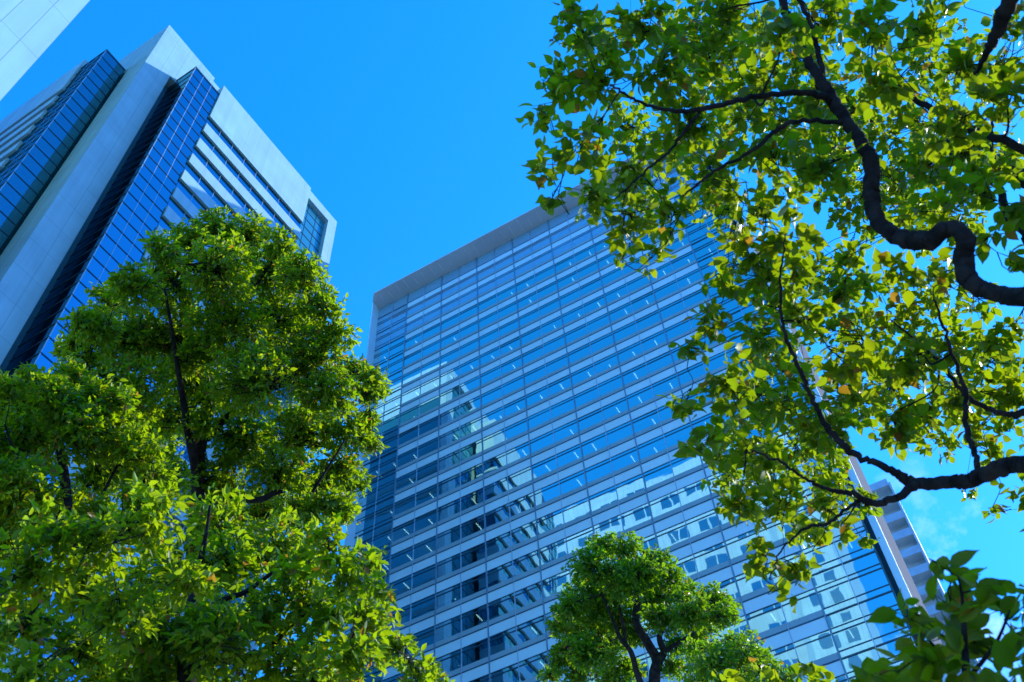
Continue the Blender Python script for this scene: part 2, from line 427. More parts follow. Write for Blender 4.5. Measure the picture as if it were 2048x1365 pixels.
core = MB(); core.box(0.3, W - 0.3, 7.0, 24.8, 0, ZTOP - 0.02); core.build('core_wall', M_INT, TB)
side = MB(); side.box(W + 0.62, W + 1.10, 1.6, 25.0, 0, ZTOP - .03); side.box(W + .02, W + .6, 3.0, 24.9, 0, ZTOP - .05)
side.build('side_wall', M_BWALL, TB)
pl_ = MB(); pl_.box(W + 0.52, W + 1.14, 1.2, 1.59, 0, ZTOP - .04); pl_.build('corner_pilaster', M_BPANEL, TB)
rt = MB(); rt.box(W - .02, W + .10, 0.15, 2.9, 0, ZTOP - .06); rt.box(W + .11, W + .51, 2.2, 2.6, 0, ZTOP - .06)
rt.build('recess_panel', M_ADARK, TB)
back = MB(); back.box(-0.2, 0.25, 0.4, 25.0, 0, ZTOP - .03); back.build('end_wall', M_BPANEL, TB)
fin = MB(); fin.box(-0.20, -0.01, -0.021*D, 0.35, 0, ZTOP - .02); fin.build('edge_fin', M_BPANEL, TB)
sof = MB()
ring = [(0.95, -0.0395*D), (W + 1.3, -0.0395*D), (W + 1.3, 1.0), (-.2, 1.0), (-.2, -0.021*D)]
sof.quad(*[(a, b, ZTOP) for a, b in ring[::-1]]); sof.quad(*[(a, b, ZTOP + .22) for a, b in ring])
for (a, b), (c_, d_) in zip(ring, ring[1:] + ring[:1]):
    sof.quad((a, b, ZTOP), (c_, d_, ZTOP), (c_, d_, ZTOP + .22), (a, b, ZTOP + .22))
sof.box(0.0, W + 1.0, 1.002, 25.0, ZTOP - .01, ZTOP + .21)
so = sof.build('roof_soffit', M_SOFFIT, TB)
tr = MB()
x = 1.6
while x < W:
    for q in (0, 1.5):
        a = -0.0395*D + 0.2 + 0.9 * rng.random(); b = -0.25 - 0.9 * rng.random()
        tr.box(x + q - .03, x + q + .03, a, b, ZTOP - .05, ZTOP - .001)
    x += 3.1
tr.build('soffit_trim', M_TRIM, so)

lamp_me = MB().box(-.04, .04, 0.0, 1.15, -.06, 0.0)
lamp_src = None
lamp_pos = []
k = 13
zt = zB(1.0752) + FB * 13
# partial storey under the soffit
w = MB(); pane_quads(w, panes_mid + panes_end, zt + .05, ZTOP - .02, 0.05, .004); w.build('clerestory_window', M_BMECH, TB)
while zt > 1.0:
    zp = zt - 0.315 * FB                     # panel bottom
    zg = zt - 0.845 * FB                     # glass bottom
    zn = zt - FB
    if zn < 0.3: break
    mech = k >= 12
    pm = MB()
    pm.box(bay_lo, bay_hi, 0.0, 0.30, zp, zt - .09)
    po = pm.build('spandrel_panel', M_BPANEL, TB)
    lg = MB(); lg.box(0.0, W, -.05, 0.28, zt - .088, zt + .03); lg.box(0.0, W, -.025, 0.25, zp - .075, zp - .001)
    lg.build('ledge', M_BTRANS, po)
    gm = MB(); gm.box(bay_lo, bay_hi, 0.0, 0.29, zn + .032, zg)
    gm.build('sill_strip', M_BGREY, TB)
    wm = MB(); pane_quads(wm, panes_mid, zg + .002, zp - .077, 0.02, .006)
    wo = wm.build('ribbon_window', M_BMECH if mech else M_BGLASS, TB)
    for pe in (panes_end[:2], panes_end[2:]):
        we = MB(); pane_quads(we, pe, zn + .035, zt - .09, .02, .006)
        we.build('corner_window', M_BGLASS if k < 12 else M_BMECH, TB)
    fm = MB(); zz = zp - 0.12 * FB
    fm.box(0.0, W, -.02, 0.18, zz - .055, zz + .055)
    for a, b in panes_end:
        fm.box(a, b, -.015, 0.17, zg - .05, zg + .05)
    fm.build('window_frame', M_BTRANS, wo)
    if not mech:
        zc = zp - .10
        cl = MB(); cl.box(0.3, W - .3, 0.42, 6.98, zc, zc + 0.12); cl.build('office_ceiling', M_CEIL, TB)
        fl_on = rng.choice([0.1, 0.3, 0.5, 0.75])
        for a, b in panes_mid:
            if rng.random() < 0.15:
                hgt = (zp - zg) * rng.uniform(.3, .8)
                MB().box(a + .1, b - .1, .10, .13, zp - .09 - hgt, zp - .09).build('window_blind', M_BLIND, wo)
        for a, b in panes_mid + panes_end:
            if rng.random() < fl_on:
                xx = (a + b) / 2 + rng.uniform(-.5, .5)
                lamp_pos.append((xx, 0.75 + rng.uniform(-.15, .15), zc - .001))
    zt = zn; k -= 1
lamp_pos.sort(key=lambda q: abs(q[2] - 62))
for i, q in enumerate(lamp_pos[:99]):
    if lamp_src is None:
        lamp_src = lamp_me.build('ceiling_light', M_LAMP, TB); lamp_src.location = q
    else:
        o = lamp_src.copy(); COL.objects.link(o); o.parent = TB; o.location = q
rest = MB()
for q in lamp_pos[99:]:
    rest.box(q[0] - .04, q[0] + .04, q[1], q[1] + 1.15, q[2] - .06, q[2])
o = rest.build('ceiling_light', M_LAMP, TB); o['kind'] = 'stuff'
for xm in main_x[1:-1]:
    m = MB(); m.box(xm - .07, xm + .07, -.07, 0.32, 0, ZTOP - .01); m.build('mullion', M_BMULL, TB)
for a, b in panes_x[::2]:
    m = MB(); m.box(b - .03, b + .03, -.06, 0.26, 0, ZTOP - .01); m.build('thin_mullion', M_BTHIN, TB)

# ------------------------------------------------------------------ tower C : pale slab tower at the upper left, its far side mirrored in tower B
oC = dR * 3.56 + nR * 22.0
TC = empty('pale_slab_tower', (oC.x, oC.y, 0), AZ_A)
tag(TC, 'close pale panelled tower wall cut off by the top left edge of the photo', 'tower')
b = MB(); b.box(-24, 0, 0, 45, 0, 144.5); b.build('tower_wall', M_SLAB, TC)
b = MB(); b.box(-46, -9.6, -8.5, -0.01, 0, 153.5); b.build('wing_wall', M_SLAB, TC)
z = 8.0
while z < 140:
    q = MB()
    for i in range(7):
        y0 = 2.0 + 6.0 * i; q.box(-.2, .03, y0, y0 + 1.7, z, z + 2.3); q.box(-.2, .03, y0 + 2.0, y0 + 3.7, z, z + 2.3)
    q.build('facade_window', M_TEALWIN, TC)
    q = MB(); q.box(-9.8, -9.57, -6.6, -4.9, z, z + 2.3); q.box(-9.8, -9.57, -3.2, -1.5, z, z + 2.3); q.build('wing_window', M_TEALWIN, TC)
    z += 4.1

# ------------------------------------------------------------------ tower E : apartment tower with balconies behind tower B
nE = 1.6
xe1 = -0.0040 * nE * D; xe0 = xe1 - 24.0
oE = dB * xe0 + nB * (nE * D)
TE = empty('apartment_tower', (oE.x, oE.y, 0), AZ_B)
tag(TE, 'narrow strip of apartment tower with stacked balconies behind the glass tower', 'apartment tower')
WE = xe1 - xe0; FE = 0.0266 * nE * D; HE = 0.885 * nE * D
b = MB(); b.box(0, WE - 3.4, 0.3, 16, 0, HE); b.box(WE - 3.39, WE - .3, 1.7, 16, 0, HE - .02); b.build('apartment_wall', M_APT, TE)
b = MB(); b.box(WE - .28, WE, -.1, 16, 0, HE); b.build('end_wall', M_APT2, TE)
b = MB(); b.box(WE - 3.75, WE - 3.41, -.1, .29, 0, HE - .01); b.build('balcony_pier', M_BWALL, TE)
z = 0.8148 * nE * D + 1.6 + FE * 2
while z > 1:
    b = MB(); b.box(WE - 3.40, WE - .285, -.02, 1.69, z, z + .18)
    bo = b.build('balcony', M_APT, TE)
    b = MB(); b.box(WE - 3.38, WE - .29, -.08, -.025, z - .05, z + 1.15); b.build('balcony_front', M_APT2, bo)
    b = MB(); b.box(WE - 2.9, WE - 1.6, 1.62, 1.695, z + .3, z + 2.2); b.build('balcony_door', M_TEALWIN, TE)
    z -= FE

# ------------------------------------------------------------------ trees
def leaf_template(kind):
    if kind == 'far':
        v = [(0, 0, 0), (-.27, .42, .06), (0, 1, -.05), (.27, .42, .06), (0, .45, -.02)]
        f = [(0, 4, 1), (1, 4, 2), (0, 3, 4), (3, 2, 4)]
    elif kind == 'mid':
        v = [(0, 0, 0), (-.19, .25, .05), (-.21, .55, .05), (0, 1, -.10), (.21, .55, .05), (.19, .25, .05), (0, .3, -.02), (0, .65, -.04)]
        f = [(0, 6, 1), (1, 6, 7), (1, 7, 2), (2, 7, 3), (0, 5, 6), (5, 7, 6), (5, 4, 7), (4, 3, 7)]
    else:
        v = [(0, 0, 0), (-.20, .14, .04), (-.325, .34, .06), (-.30, .56, .05), (-.20, .74, .02), (-.07, .90, -.05), (0, 1.04, -.12),
             (.07, .90, -.05), (.20, .74, .02), (.30, .56, .05), (.325, .34, .06), (.20, .14, .04), (0, .34, -.01), (0, .56, -.02), (0, .74, -.05)]
        f = [(0, 12, 1), (1, 12, 2), (2, 12, 13), (2, 13, 3), (3, 13, 14), (3, 14, 4), (4, 14, 5), (5, 14, 6),
             (0, 11, 12), (11, 10, 12), (10, 13, 12), (10, 9, 13), (9, 14, 13), (9, 8, 14), (8, 7, 14), (7, 6, 14)]
    return np.array(v, float), np.array(f, int)

def leaves_object(name, pos, axis, nrm, size, tone, mat, kind, parent):
    V, Fc = leaf_template(kind)
    n = len(pos)
    y = axis / np.linalg.norm(axis, axis=1, keepdims=True)
    z = nrm - (nrm * y).sum(1, keepdims=True) * y
    z /= np.maximum(np.linalg.norm(z, axis=1, keepdims=True), 1e-6)
    x = np.cross(y, z)
    bend = rng.uniform(0.4, 2.2, n)
    wid = rng.uniform(0.85, 1.15, n)
    lz = V[None, :, 2] * bend[:, None]
    co = (x[:, None, :] * (V[None, :, 0] * wid[:, None])[..., None] + y[:, None, :] * V[None, :, 1, None] + z[:, None, :] * lz[..., None])
    co = co * size[:, None, None] + pos[:, None, :]
    nv, nf = len(V), len(Fc)
    idx = (Fc[None] + (np.arange(n) * nv)[:, None, None]).reshape(-1)
    me = bpy.data.meshes.new(name)
    me.vertices.add(n * nv); me.vertices.foreach_set('co', co.reshape(-1))
    me.loops.add(len(idx)); me.loops.foreach_set('vertex_index', idx.astype(np.int32))
    me.polygons.add(n * nf)
    me.polygons.foreach_set('loop_start', np.arange(0, n * nf * 3, 3, dtype=np.int32))
    me.polygons.foreach_set('use_smooth', np.ones(n * nf, dtype=bool))
    me.update(calc_edges=True)
    at_ = me.attributes.new('leaf_tone', 'FLOAT', 'FACE')
    at_.data.foreach_set('value', np.repeat(tone, nf).astype(np.float32))
    me.materials.append(mat)
    o = bpy.data.objects.new(name, me); COL.objects.link(o)
    if parent is not None: o.parent = parent
    return o

def unit(a): return a / np.maximum(np.linalg.norm(a, axis=-1, keepdims=True), 1e-9)

def grow(clumps, cover, leaf, per_twig=7, flat=0.55, droop=0.25, squash=0.8):
    """leaf groups on twigs spread through each clump's volume; returns leaf arrays and twig segments"""
    P, A, Nn, S, Tn, TW = [], [], [], [], [], []
    for cl in clumps:
        if len(cl) == 2: c = np.array(cl[0]); R = cl[1]
        else: c = np.array(at(cl[0], cl[1], cl[3])); R = cl[2] * cl[3] / F_PX
        leaf_area = (0.42 if leaf > .064 else .36) * leaf * leaf
        n_leaf = max(6, int(cover * math.pi * R * R / leaf_area))
        nt = max(2, int(n_leaf / per_twig))
        d = unit(rng.normal(0, 1, (nt, 3)))
        rad = R * rng.random(nt) ** 0.42
        d2 = d * np.array([1, 1, squash])
        tip = c + d2 * rad[:, None]
        tdir = unit(d * 0.9 + rng.normal(0, .5, (nt, 3)) + np.array([0, 0, .1]))
        tl = leaf * rng.uniform(1.2, 2.6, nt)
        ctone = rng.uniform(-.15, .15)
        for i in range(nt):
            k = max(3, int(rng.normal(per_twig, 1.6)))
            u = np.linspace(0.1, 1.0, k)
            base = tip[i] + tdir[i] * (tl[i] * (u - 1.0))[:, None]
            out = unit(rng.normal(0, 1, (k, 3)))
            out = unit(out - (out @ tdir[i])[:, None] * tdir[i] * 0.8)
            ax = unit(tdir[i] * (0.35 + 0.6 * u)[:, None] + out * 0.9 + np.array([0, 0, -droop]))
            nm = unit(np.array([0, 0, 1.0]) * flat + rng.normal(0, .55, (k, 3)) + tdir[i] * .15)
            P.append(base); A.append(ax); Nn.append(nm)
            S.append(leaf * np.clip(rng.normal(1.0, .2, k), .5, 1.45))
            Tn.append(np.clip(rng.beta(2.2, 2.2, k) * 0.9 + ctone, 0, .93))
            TW.append((tip[i] - tdir[i] * tl[i], tip[i], c))
    P, A, Nn, S, Tn = [np.concatenate(q) for q in (P, A, Nn, S, Tn)]
    odd = rng.random(len(Tn)) < 0.025
    Tn[odd] = 1.0
    return P, A, Nn, S, Tn, TW

M_BARK = bark_mat('dark_bark', (0.008, 0.008, 0.008), (0.035, 0.03, 0.026))
M_BARK2 = bark_mat('grey_bark', (0.012, 0.014, 0.014), (0.05, 0.045, 0.04))
M_LEAF_MID = leaf_mat('evergreen_leaf', (0.004, 0.050, 0.004), (0.045, 0.165, 0.003), (0.18, 0.07, 0.02), (0.64, 0.76, 0.004), 0.48, 0.32, 0.45)
M_LEAF_NEAR = leaf_mat('broad_leaf', (0.005, 0.035, 0.003), (0.022, 0.075, 0.003), (0.16, 0.07, 0.01), (0.62, 0.70, 0.004), 0.46, 0.25)
M_LEAF_FAR = leaf_mat('small_leaf', (0.004, 0.060, 0.006), (0.038, 0.17, 0.006), (0.15, 0.08, 0.02), (0.48, 0.70, 0.006), 0.46, 0.32, 0.45)

def boughs(bb, SP, SR, centres, twig_r):
    """grow a bough to every clump from the nearest limb or earlier bough, nearest clumps first"""
    SP = [np.array(q) for q in SP]; SR = list(SR); left = [np.array(c) for c in centres]; seen = {}
    A = np.array(SP)
    dist = [np.linalg.norm(A - c, axis=1).min() for c in left]
    while left:
        i = int(np.argmin(dist)); c = left.pop(i); dist.pop(i)
        A = np.array(SP); dd = np.linalg.norm(A - c, axis=1); j = int(np.argmin(dd))
        p0, p1 = Vector(A[j]), Vector(c); ln = (p1 - p0).length
        r_ = min(SR[j] * .7, max(twig_r * 1.8, ln * 0.012))
        m1 = p0.lerp(p1, .35) + Vector(rng.normal(0, .09 * ln, 3).tolist()); m2 = p0.lerp(p1, .7) + Vector(rng.normal(0, .08 * ln, 3).tolist())
        q, rr = smooth_path([p0, m1, m2, p1], [r_, r_ * .85, r_ * .65, max(twig_r, r_ * .45)], 4)
        bb.tube(q, rr, 6, False)
        SP += [np.array(v[:]) for v in q[2:]]; SR += list(rr[2:])
        for n, c2 in enumerate(left):
            dist[n] = min(dist[n], min(np.linalg.norm(np.array(v[:]) - c2) for v in q[2:]))
        seen[tuple(np.round(c, 4))] = (m1, m2, p1)
    return seen

def twigs(bb, seen, TW, twig_r, prob):
    for (a, b, c_) in TW:
        if rng.random() > prob: continue
        m1, m2, p1 = seen[tuple(np.round(c_, 4))]
        t_ = rng.random()
        s = m2.lerp(p1, t_) if rng.random() < .7 else m1.lerp(m2, t_)
        va, vb = Vector(a), Vector(b); ln = (va - s).length
        m_ = s.lerp(va, .55) + Vector(rng.normal(0, .14 * ln, 3).tolist())
        bb.tube([s, m_, va, vb], [twig_r, twig_r * .8, twig_r * .65, twig_r * .4], 4, False)

def px_path(pts, sub=5):
    """pixel polyline (px, py, dist, width in px) to a smooth 3-D path with radii"""
    P = [at(a, b, d) for a, b, d, w in pts]; Rr = [w * 0.5 * d / F_PX for a, b, d, w in pts]
    return smooth_path(P, Rr, sub)

def tree(name, label, limbs, clumps, leaf, cover, mat, kind, base=None, bark=None, group=None, back=None, twig_r=0.004, limb_to_clump=True, per_twig=7, flat=0.55, droop=0.25, trunk_r=None):
    """limbs[0] is the trunk (pixel polyline from the lowest visible point upwards); base: ground point"""
    bark = bark or M_BARK
    tp, tr_ = px_path(limbs[0])
    if base is None: base = Vector((tp[0].x, tp[0].y, 0))
    low = Vector(tp[0])
    mid1 = base.lerp(low, .35) + Vector((rng.normal(0, .06), rng.normal(0, .06), 0)); mid2 = base.lerp(low, .7)
    r0 = trunk_r or tr_[0]
    tb, rb = smooth_path([base, mid1, mid2, low], [r0 * 1.7, r0 * 1.25, r0 * 1.1, tr_[0]], 5)
    root = empty(name, base); tag(root, label, 'tree', group)
    off = -Vector(base)
    def put(mb, nm, m, smooth=True):
        mb.v = [(a + off.x, b + off.y, c_ + off.z) for a, b, c_ in mb.v]
        return mb.build(nm, m, root, smooth)
    t = MB(); t.tube(tb[:-1] + tp, rb[:-1] + tr_, 12)
    skel = [(q, r) for q, r in zip(tb[len(tb)//2:] + tp, rb[len(tb)//2:] + tr_)]
    for lm in limbs[1:]:
        lp, lr = px_path(lm)
        t.tube(lp, lr, 10)
        skel += list(zip(lp, lr))
    P, A, Nn, S, Tn, TW = grow(clumps, cover, leaf, per_twig, flat, droop)
    o = leaves_object('crown', P + np.array(off), A, Nn, S, Tn, mat, kind, root)
    # thin boughs from the nearest limb to every clump, and the twigs inside it
    bb = t
    SP = np.array([q[0][:] for q in skel]); SR = np.array([q[1] for q in skel])
    seen = boughs(bb, SP, SR, sorted({tuple(c_) for _, _, c_ in TW}), twig_r)
    twigs(bb, seen, TW, twig_r, .25)
    put(bb, 'trunk', bark)
    return root

def D_(lst, lo, hi):
    return [(x, y, r, float(rng.uniform(lo, hi))) for x, y, r in lst]

# left tall tree
T1 = D_([(440,455,46),(500,475,52),(380,480,45),(325,500,40),(560,490,42),(600,550,55),(540,545,70),(440,540,80),(350,570,70),(270,575,52),(215,600,38),(190,655,48),
  (250,680,80),(350,680,90),(460,650,90),(570,640,80),(645,610,50),(670,670,48),(620,720,80),(500,760,90),(390,770,70),(260,780,80),(170,725,38),(655,790,66),(705,745,40),(735,785,32),
  (690,865,55),(735,885,32),(600,860,80),(680,940,48),(630,980,55),(560,950,70),(480,880,75),(300,860,70),(690,1010,30),(430,960,60),(700,960,42),(660,1010,45),(600,1030,55),(520,1030,60),(430,1010,60),(330,960,60),(290,920,55),(690,1030,30),(340,840,45),(230,850,55),(730,840,30),(150,690,30),(160,640,26),(130,700,26),(745,760,34),(760,780,24),(400,850,40),(420,800,34),(380,720,50)], 10.4, 12.2)
tree('broadleaf_tree', 'tall dense green tree on the left, top rising against the banded tower, sunlit right side', [
  [(392,1390,10.6,34),(390,1250,10.8,32),(388,1120,11.0,30),(395,1000,11.1,28),(398,900,11.2,26),(418,800,11.3,23),(412,700,11.4,17),(425,610,11.5,11),(440,500,11.5,5)],
  [(395,960,11.1,20),(378,870,11.0,16),(366,800,11.0,12),(350,700,11.0,8),(330,580,11.0,4)],
  [(412,880,11.2,14),(470,820,11.2,11),(540,780,11.1,9),(610,760,11.0,6),(680,720,11.0,3)],
  [(416,740,11.4,10),(470,640,11.4,8),(520,560,11.3,6),(560,500,11.3,3)],
  [(392,1010,11.0,16),(470,1000,10.9,13),(520,1000,10.8,12),(560,985,10.8,11),(590,1030,10.7,9),(640,960,10.7,6),(690,880,10.7,3)],
  ], T1, 0.062, 5.8, M_LEAF_MID, 'mid', flat=0.35, droop=0.4, bark=M_BARK, group=None, twig_r=0.006)
# dark tree at the far left
T3 = D_([(30,800,58),(105,795,55),(60,880,80),(170,860,75),(210,940,62),(40,980,80),(125,1030,70),(270,900,58),(300,960,60),(150,760,40),(230,850,58),(80,820,60),(290,1000,50),(0,980,70),(20,1080,60),(-40,900,80),(-60,1050,90),(200,1030,50),(65,755,32),(135,745,34),(200,790,42),(15,775,32),(240,800,36)], 8.8, 10.2)
tree('broadleaf_tree', 'shaded dark green tree at the left edge with a slim leaning trunk', [
  [(200,1400,8.4,30),(190,1300,8.6,28),(179,1222,8.8,26),(160,1136,9.0,24),(138,1060,9.1,22),(127,940,9.2,17),(110,850,9.3,9),(100,790,9.3,4)],
  [(140,1060,9.1,12),(90,1000,9.2,9),(40,930,9.2,6),(10,850,9.2,3)],
  [(150,1100,9.0,10),(200,1000,9.1,7),(240,920,9.1,4)],
  ], T3, 0.060, 6.5, M_LEAF_MID, 'mid', flat=0.35, droop=0.4, group=None, twig_r=0.005)
# nearest low crown, lower left
T2 = D_([(60,1130,85),(40,1250,85),(160,1160,80),(170,1290,85),(300,1040,80),(330,1150,90),(300,1280,95),(430,1040,80),(460,1130,95),(450,1270,95),(555,1090,85),(600,1200,95),(580,1320,90),
  (650,1075,48),(690,1150,75),(735,1120,42),(735,1230,65),(700,1320,80),(790,1290,46),(835,1345,45),(765,1180,34),(60,1350,70),(300,1380,90),(480,1390,80),(-40,1200,80),(380,1250,70),(370,1345,75),(230,1350,80),(200,1080,75),(240,1230,80),(380,1160,60),(860,1365,40),(640,1370,80),(100,1060,60),(520,1230,70),(610,1130,60),(660,1240,60)], 6.0, 7.6)
tree('broadleaf_tree', 'nearest bushy green tree filling the lower left with larger sunlit leaves', [
  [(372,1420,6.7,36),(374,1340,6.8,34),(380,1246,6.9,26),(390,1170,7.0,16),(410,1080,7.0,8),(420,1010,7.0,4)],
  [(379,1250,6.9,16),(448,1198,6.9,13),(492,1184,6.9,10),(580,1120,6.9,6),(660,1080,6.9,3)],
  [(374,1330,6.8,18),(470,1320,6.8,14),(537,1298,6.8,12),(585,1246,6.8,10),(660,1200,6.8,7),(740,1140,6.8,3)],
  [(374,1320,6.8,16),(300,1240,6.9,11),(230,1180,6.9,7),(120,1140,6.9,4)],
  ], T2, 0.063, 4.2, M_LEAF_MID, 'mid', flat=0.4, droop=0.35, group=None, twig_r=0.004)
# small tree low in the middle
T4 = D_([(1205,1090,36),(1180,1130,46),(1255,1100,40),(1310,1125,38),(1338,1155,36),(1250,1160,58),(1180,1190,58),(1140,1215,40),(1300,1190,52),(1365,1190,40),(1425,1200,40),(1448,1232,32),(1400,1250,46),
  (1150,1262,45),(1200,1240,48),(1340,1240,38),(1130,1295,26),(1190,1310,46),(1230,1345,42),(1160,1345,36),(1100,1350,24),(1240,1240,40),(1290,1150,45),(1385,1225,45),(1120,1250,28),(1210,1185,50),(1160,1300,40),(1450,1215,28),(1260,1340,30),(1350,1290,30),(1275,1270,32),(1230,1285,34),(1345,1330,30),(1390,1290,34),(1310,1235,30),(1200,1280,36),(1120,1320,30)], 16.2, 18.2)
tree('broadleaf_tree', 'small rounded green tree in front of the glass tower with a forked twisting trunk', [
  [(1306,1400,17,24),(1310,1350,17,22),(1313,1319,17,20),(1296,1288,17,17),(1274,1250,17,15),(1272,1225,17,14),(1275,1200,17,11),(1260,1150,17,6),(1240,1100,17,3)],
  [(1318,1325,17,15),(1327,1305,17,13),(1319,1274,17,11),(1330,1250,17,9),(1348,1228,17,7),(1380,1200,17,4)],
  [(1290,1390,16.8,14),(1275,1350,16.8,12),(1262,1305,16.8,10),(1240,1275,16.8,9),(1226,1240,16.8,6),(1200,1180,16.8,4)],
  [(1252,1290,16.8,7),(1248,1260,16.8,6),(1240,1215,16.8,4)],
  [(1320,1310,17,10),(1350,1290,17,8),(1390,1265,17,5),(1430,1235,17,3)],
  ], T4, 0.074, 6.0, M_LEAF_FAR, 'far', flat=0.35, droop=0.4, bark=M_BARK2, group=None, twig_r=0.007)
T5 = D_([(1490,1305,46),(1425,1318,46),(1520,1335,42),(1405,1352,44),(1560,1355,38),(1385,1298,26),(1465,1280,28),(1470,1370,50)], 14.2, 15.8)
tree('broadleaf_tree', 'low green treetop just right of the small rounded tree, half cut by the bottom edge', [
  [(1470,1440,15,22),(1468,1400,15,18),(1465,1350,15,12),(1462,1300,15,5)],
  [(1468,1390,15,10),(1510,1350,15,7),(1540,1330,15,3)]], T5, 0.072, 4.8, M_LEAF_FAR, 'far', flat=0.35, droop=0.4, bark=M_BARK2, twig_r=0.006)
T6 = D_([(1470,1355,26),(1530,1350,32),(1590,1355,30),(1640,1362,22),(1560,1390,50),(1480,1400,40)], 6.6, 7.2)
tree('young_tree', 'yellow green twig tips of a young tree poking up at the bottom edge', [
  [(1550,1480,7,14),(1550,1430,7,10),(1545,1390,7,6),(1540,1350,7,3)]], T6, 0.095, 1.2, M_LEAF_NEAR, 'near', twig_r=0.003)
T8 = D_([(1830,1225,42),(1900,1195,48),(1968,1185,40),(2020,1240,55),(1900,1270,72),(1980,1300,75),(1825,1300,50),(1795,1345,45),(1880,1345,70),(2035,1345,60),(1745,1350,18),(1905,1150,18),(1980,1400,80),(2080,1280,70)], 3.5, 4.1)
tree('young_tree', 'dark out of focus young tree at the lower right corner with big leaves', [
  [(1940,1500,3.8,26),(1936,1400,3.8,20),(1930,1300,3.8,12),(1925,1200,3.8,6),(1915,1150,3.8,3)],
  [(1936,1390,3.8,10),(1880,1310,3.8,7),(1830,1240,3.8,3)],
  [(1934,1360,3.8,10),(1990,1290,3.8,7),(2020,1220,3.8,3)]], T8, 0.080, 1.9, M_LEAF_NEAR, 'near', twig_r=0.003)

# big tree overhanging from the right
up_front = [(1165,60,70),(1285,50,80),(1120,165,66),(1085,235,42),(1195,160,85),(1085,330,38),(1165,285,78),(1105,395,32),(1185,400,55),(1255,330,80),(1265,440,62),(1305,515,34),(1245,525,22),(1350,420,60),
  (1380,250,85),(1330,140,85),(1420,120,85),(1450,30,80),(1560,60,75),(1650,40,70),(1740,60,75),(1840,50,70),(1920,130,60),(2030,60,50),(1500,190,75),(1640,190,60),(1780,160,70),(1900,230,70),(2010,200,60),
  (1420,330,70),(1540,300,70),(1640,340,70),(1860,330,70),(1990,330,60),(2030,430,40),(1820,420,48),(1885,425,40),(1800,545,50),(1885,545,40),(1700,510,40),(1980,470,32),(2035,520,28),(1960,380,55),(1500,440,48),(1570,400,50),(1445,560,48),(1540,560,60),(1630,480,40)]
mid_front = [(1385,695,36),(1372,805,40),(1425,640,48),(1450,760,80),(1425,880,60),(1520,680,70),(1560,800,80),(1490,900,80),(1620,640,60),(1690,570,60),(1960,690,50),(2030,650,36),
  (1690,720,70),(1650,860,75),(1800,720,70),(1910,790,60),(2015,790,60),(1790,850,60),(1560,1000,78),(1480,1010,58),(1640,1010,60),(1520,1110,42),(1590,1130,46),(1680,1050,40),(1560,1178,18)]
end_cover = [(1480,400,46),(1530,420,46),(1500,520,55),(1560,480,46),(1460,470,36),(1590,560,46),(1530,610,50),(1450,420,30)]
fill = [(1480,120,110),(1600,120,110),(1700,220,110),(1820,240,110),(1940,300,110),(1560,250,100),(1450,230,90),(1420,400,60),(1660,300,100),(1800,380,110),(1900,430,90),(2010,120,80),(1850,120,100),
  (1720,400,90),(1620,560,90),(1700,640,100),(1820,620,100),(1900,560,60),(1960,600,40),(1780,760,110),(1680,800,100),(1560,720,90),(1600,900,90),(1900,700,90),(1990,730,80),(1860,820,80),(1500,820,80),(1540,950,80),
  (1660,950,70),(1450,960,50),(1600,1060,60),(1720,1010,40),(1970,840,60),(1880,890,40),(1990,900,40),(1930,985,22),(1985,1015,20),(1730,1080,20),(1350,300,80),(1250,250,80),(1300,420,60),(1200,80,70),(1400,60,90)]
T7 = D_(up_front, 5.0, 6.2) + D_(mid_front, 5.1, 6.4) + D_(end_cover, 5.2, 6.4)
T7b = D_(fill, 7.2, 9.0)
def to_px(p):
    q = Vector(p) - CAM; d = q.dot(_fw)
    return (CX + F_PX * q.dot(RT) / d, CY - F_PX * q.dot(UP) / d) if d > .2 else (9999, 9999)
T7d = []  # unseen leaf clumps added toward the sun to shade the lower right young tree
for x in np.arange(2.6, 9, 1.0):
    for y in np.arange(0.2, 8, 1.0):
        for z in np.arange(3.8, 6.4, 1.0):
            q = Vector((x + rng.normal(0, .2), y + rng.normal(0, .2), z + rng.normal(0, .2)))
            e = to_px(q); dd = (q - CAM).length
            if e[0] - .75 * F_PX / dd > 2030 and (q - Vector((4.5, 4.0, 5.3))).length < 2.1: T7d.append((q, .75))
for t in (2.8, 3.5, 4.2, 5.0, 5.8):  # extra clumps strung along the sun ray to block it from that tree
    for w in (-.55, 0, .55):
        q = Vector((1.45, 2.8, 3.9)) + sdir * t + Vector((-.39 * w, .73 * w, .2 * w))
        if to_px(q)[0] - .45 * F_PX / (q - CAM).length > 2030: T7d.append((q, .5))
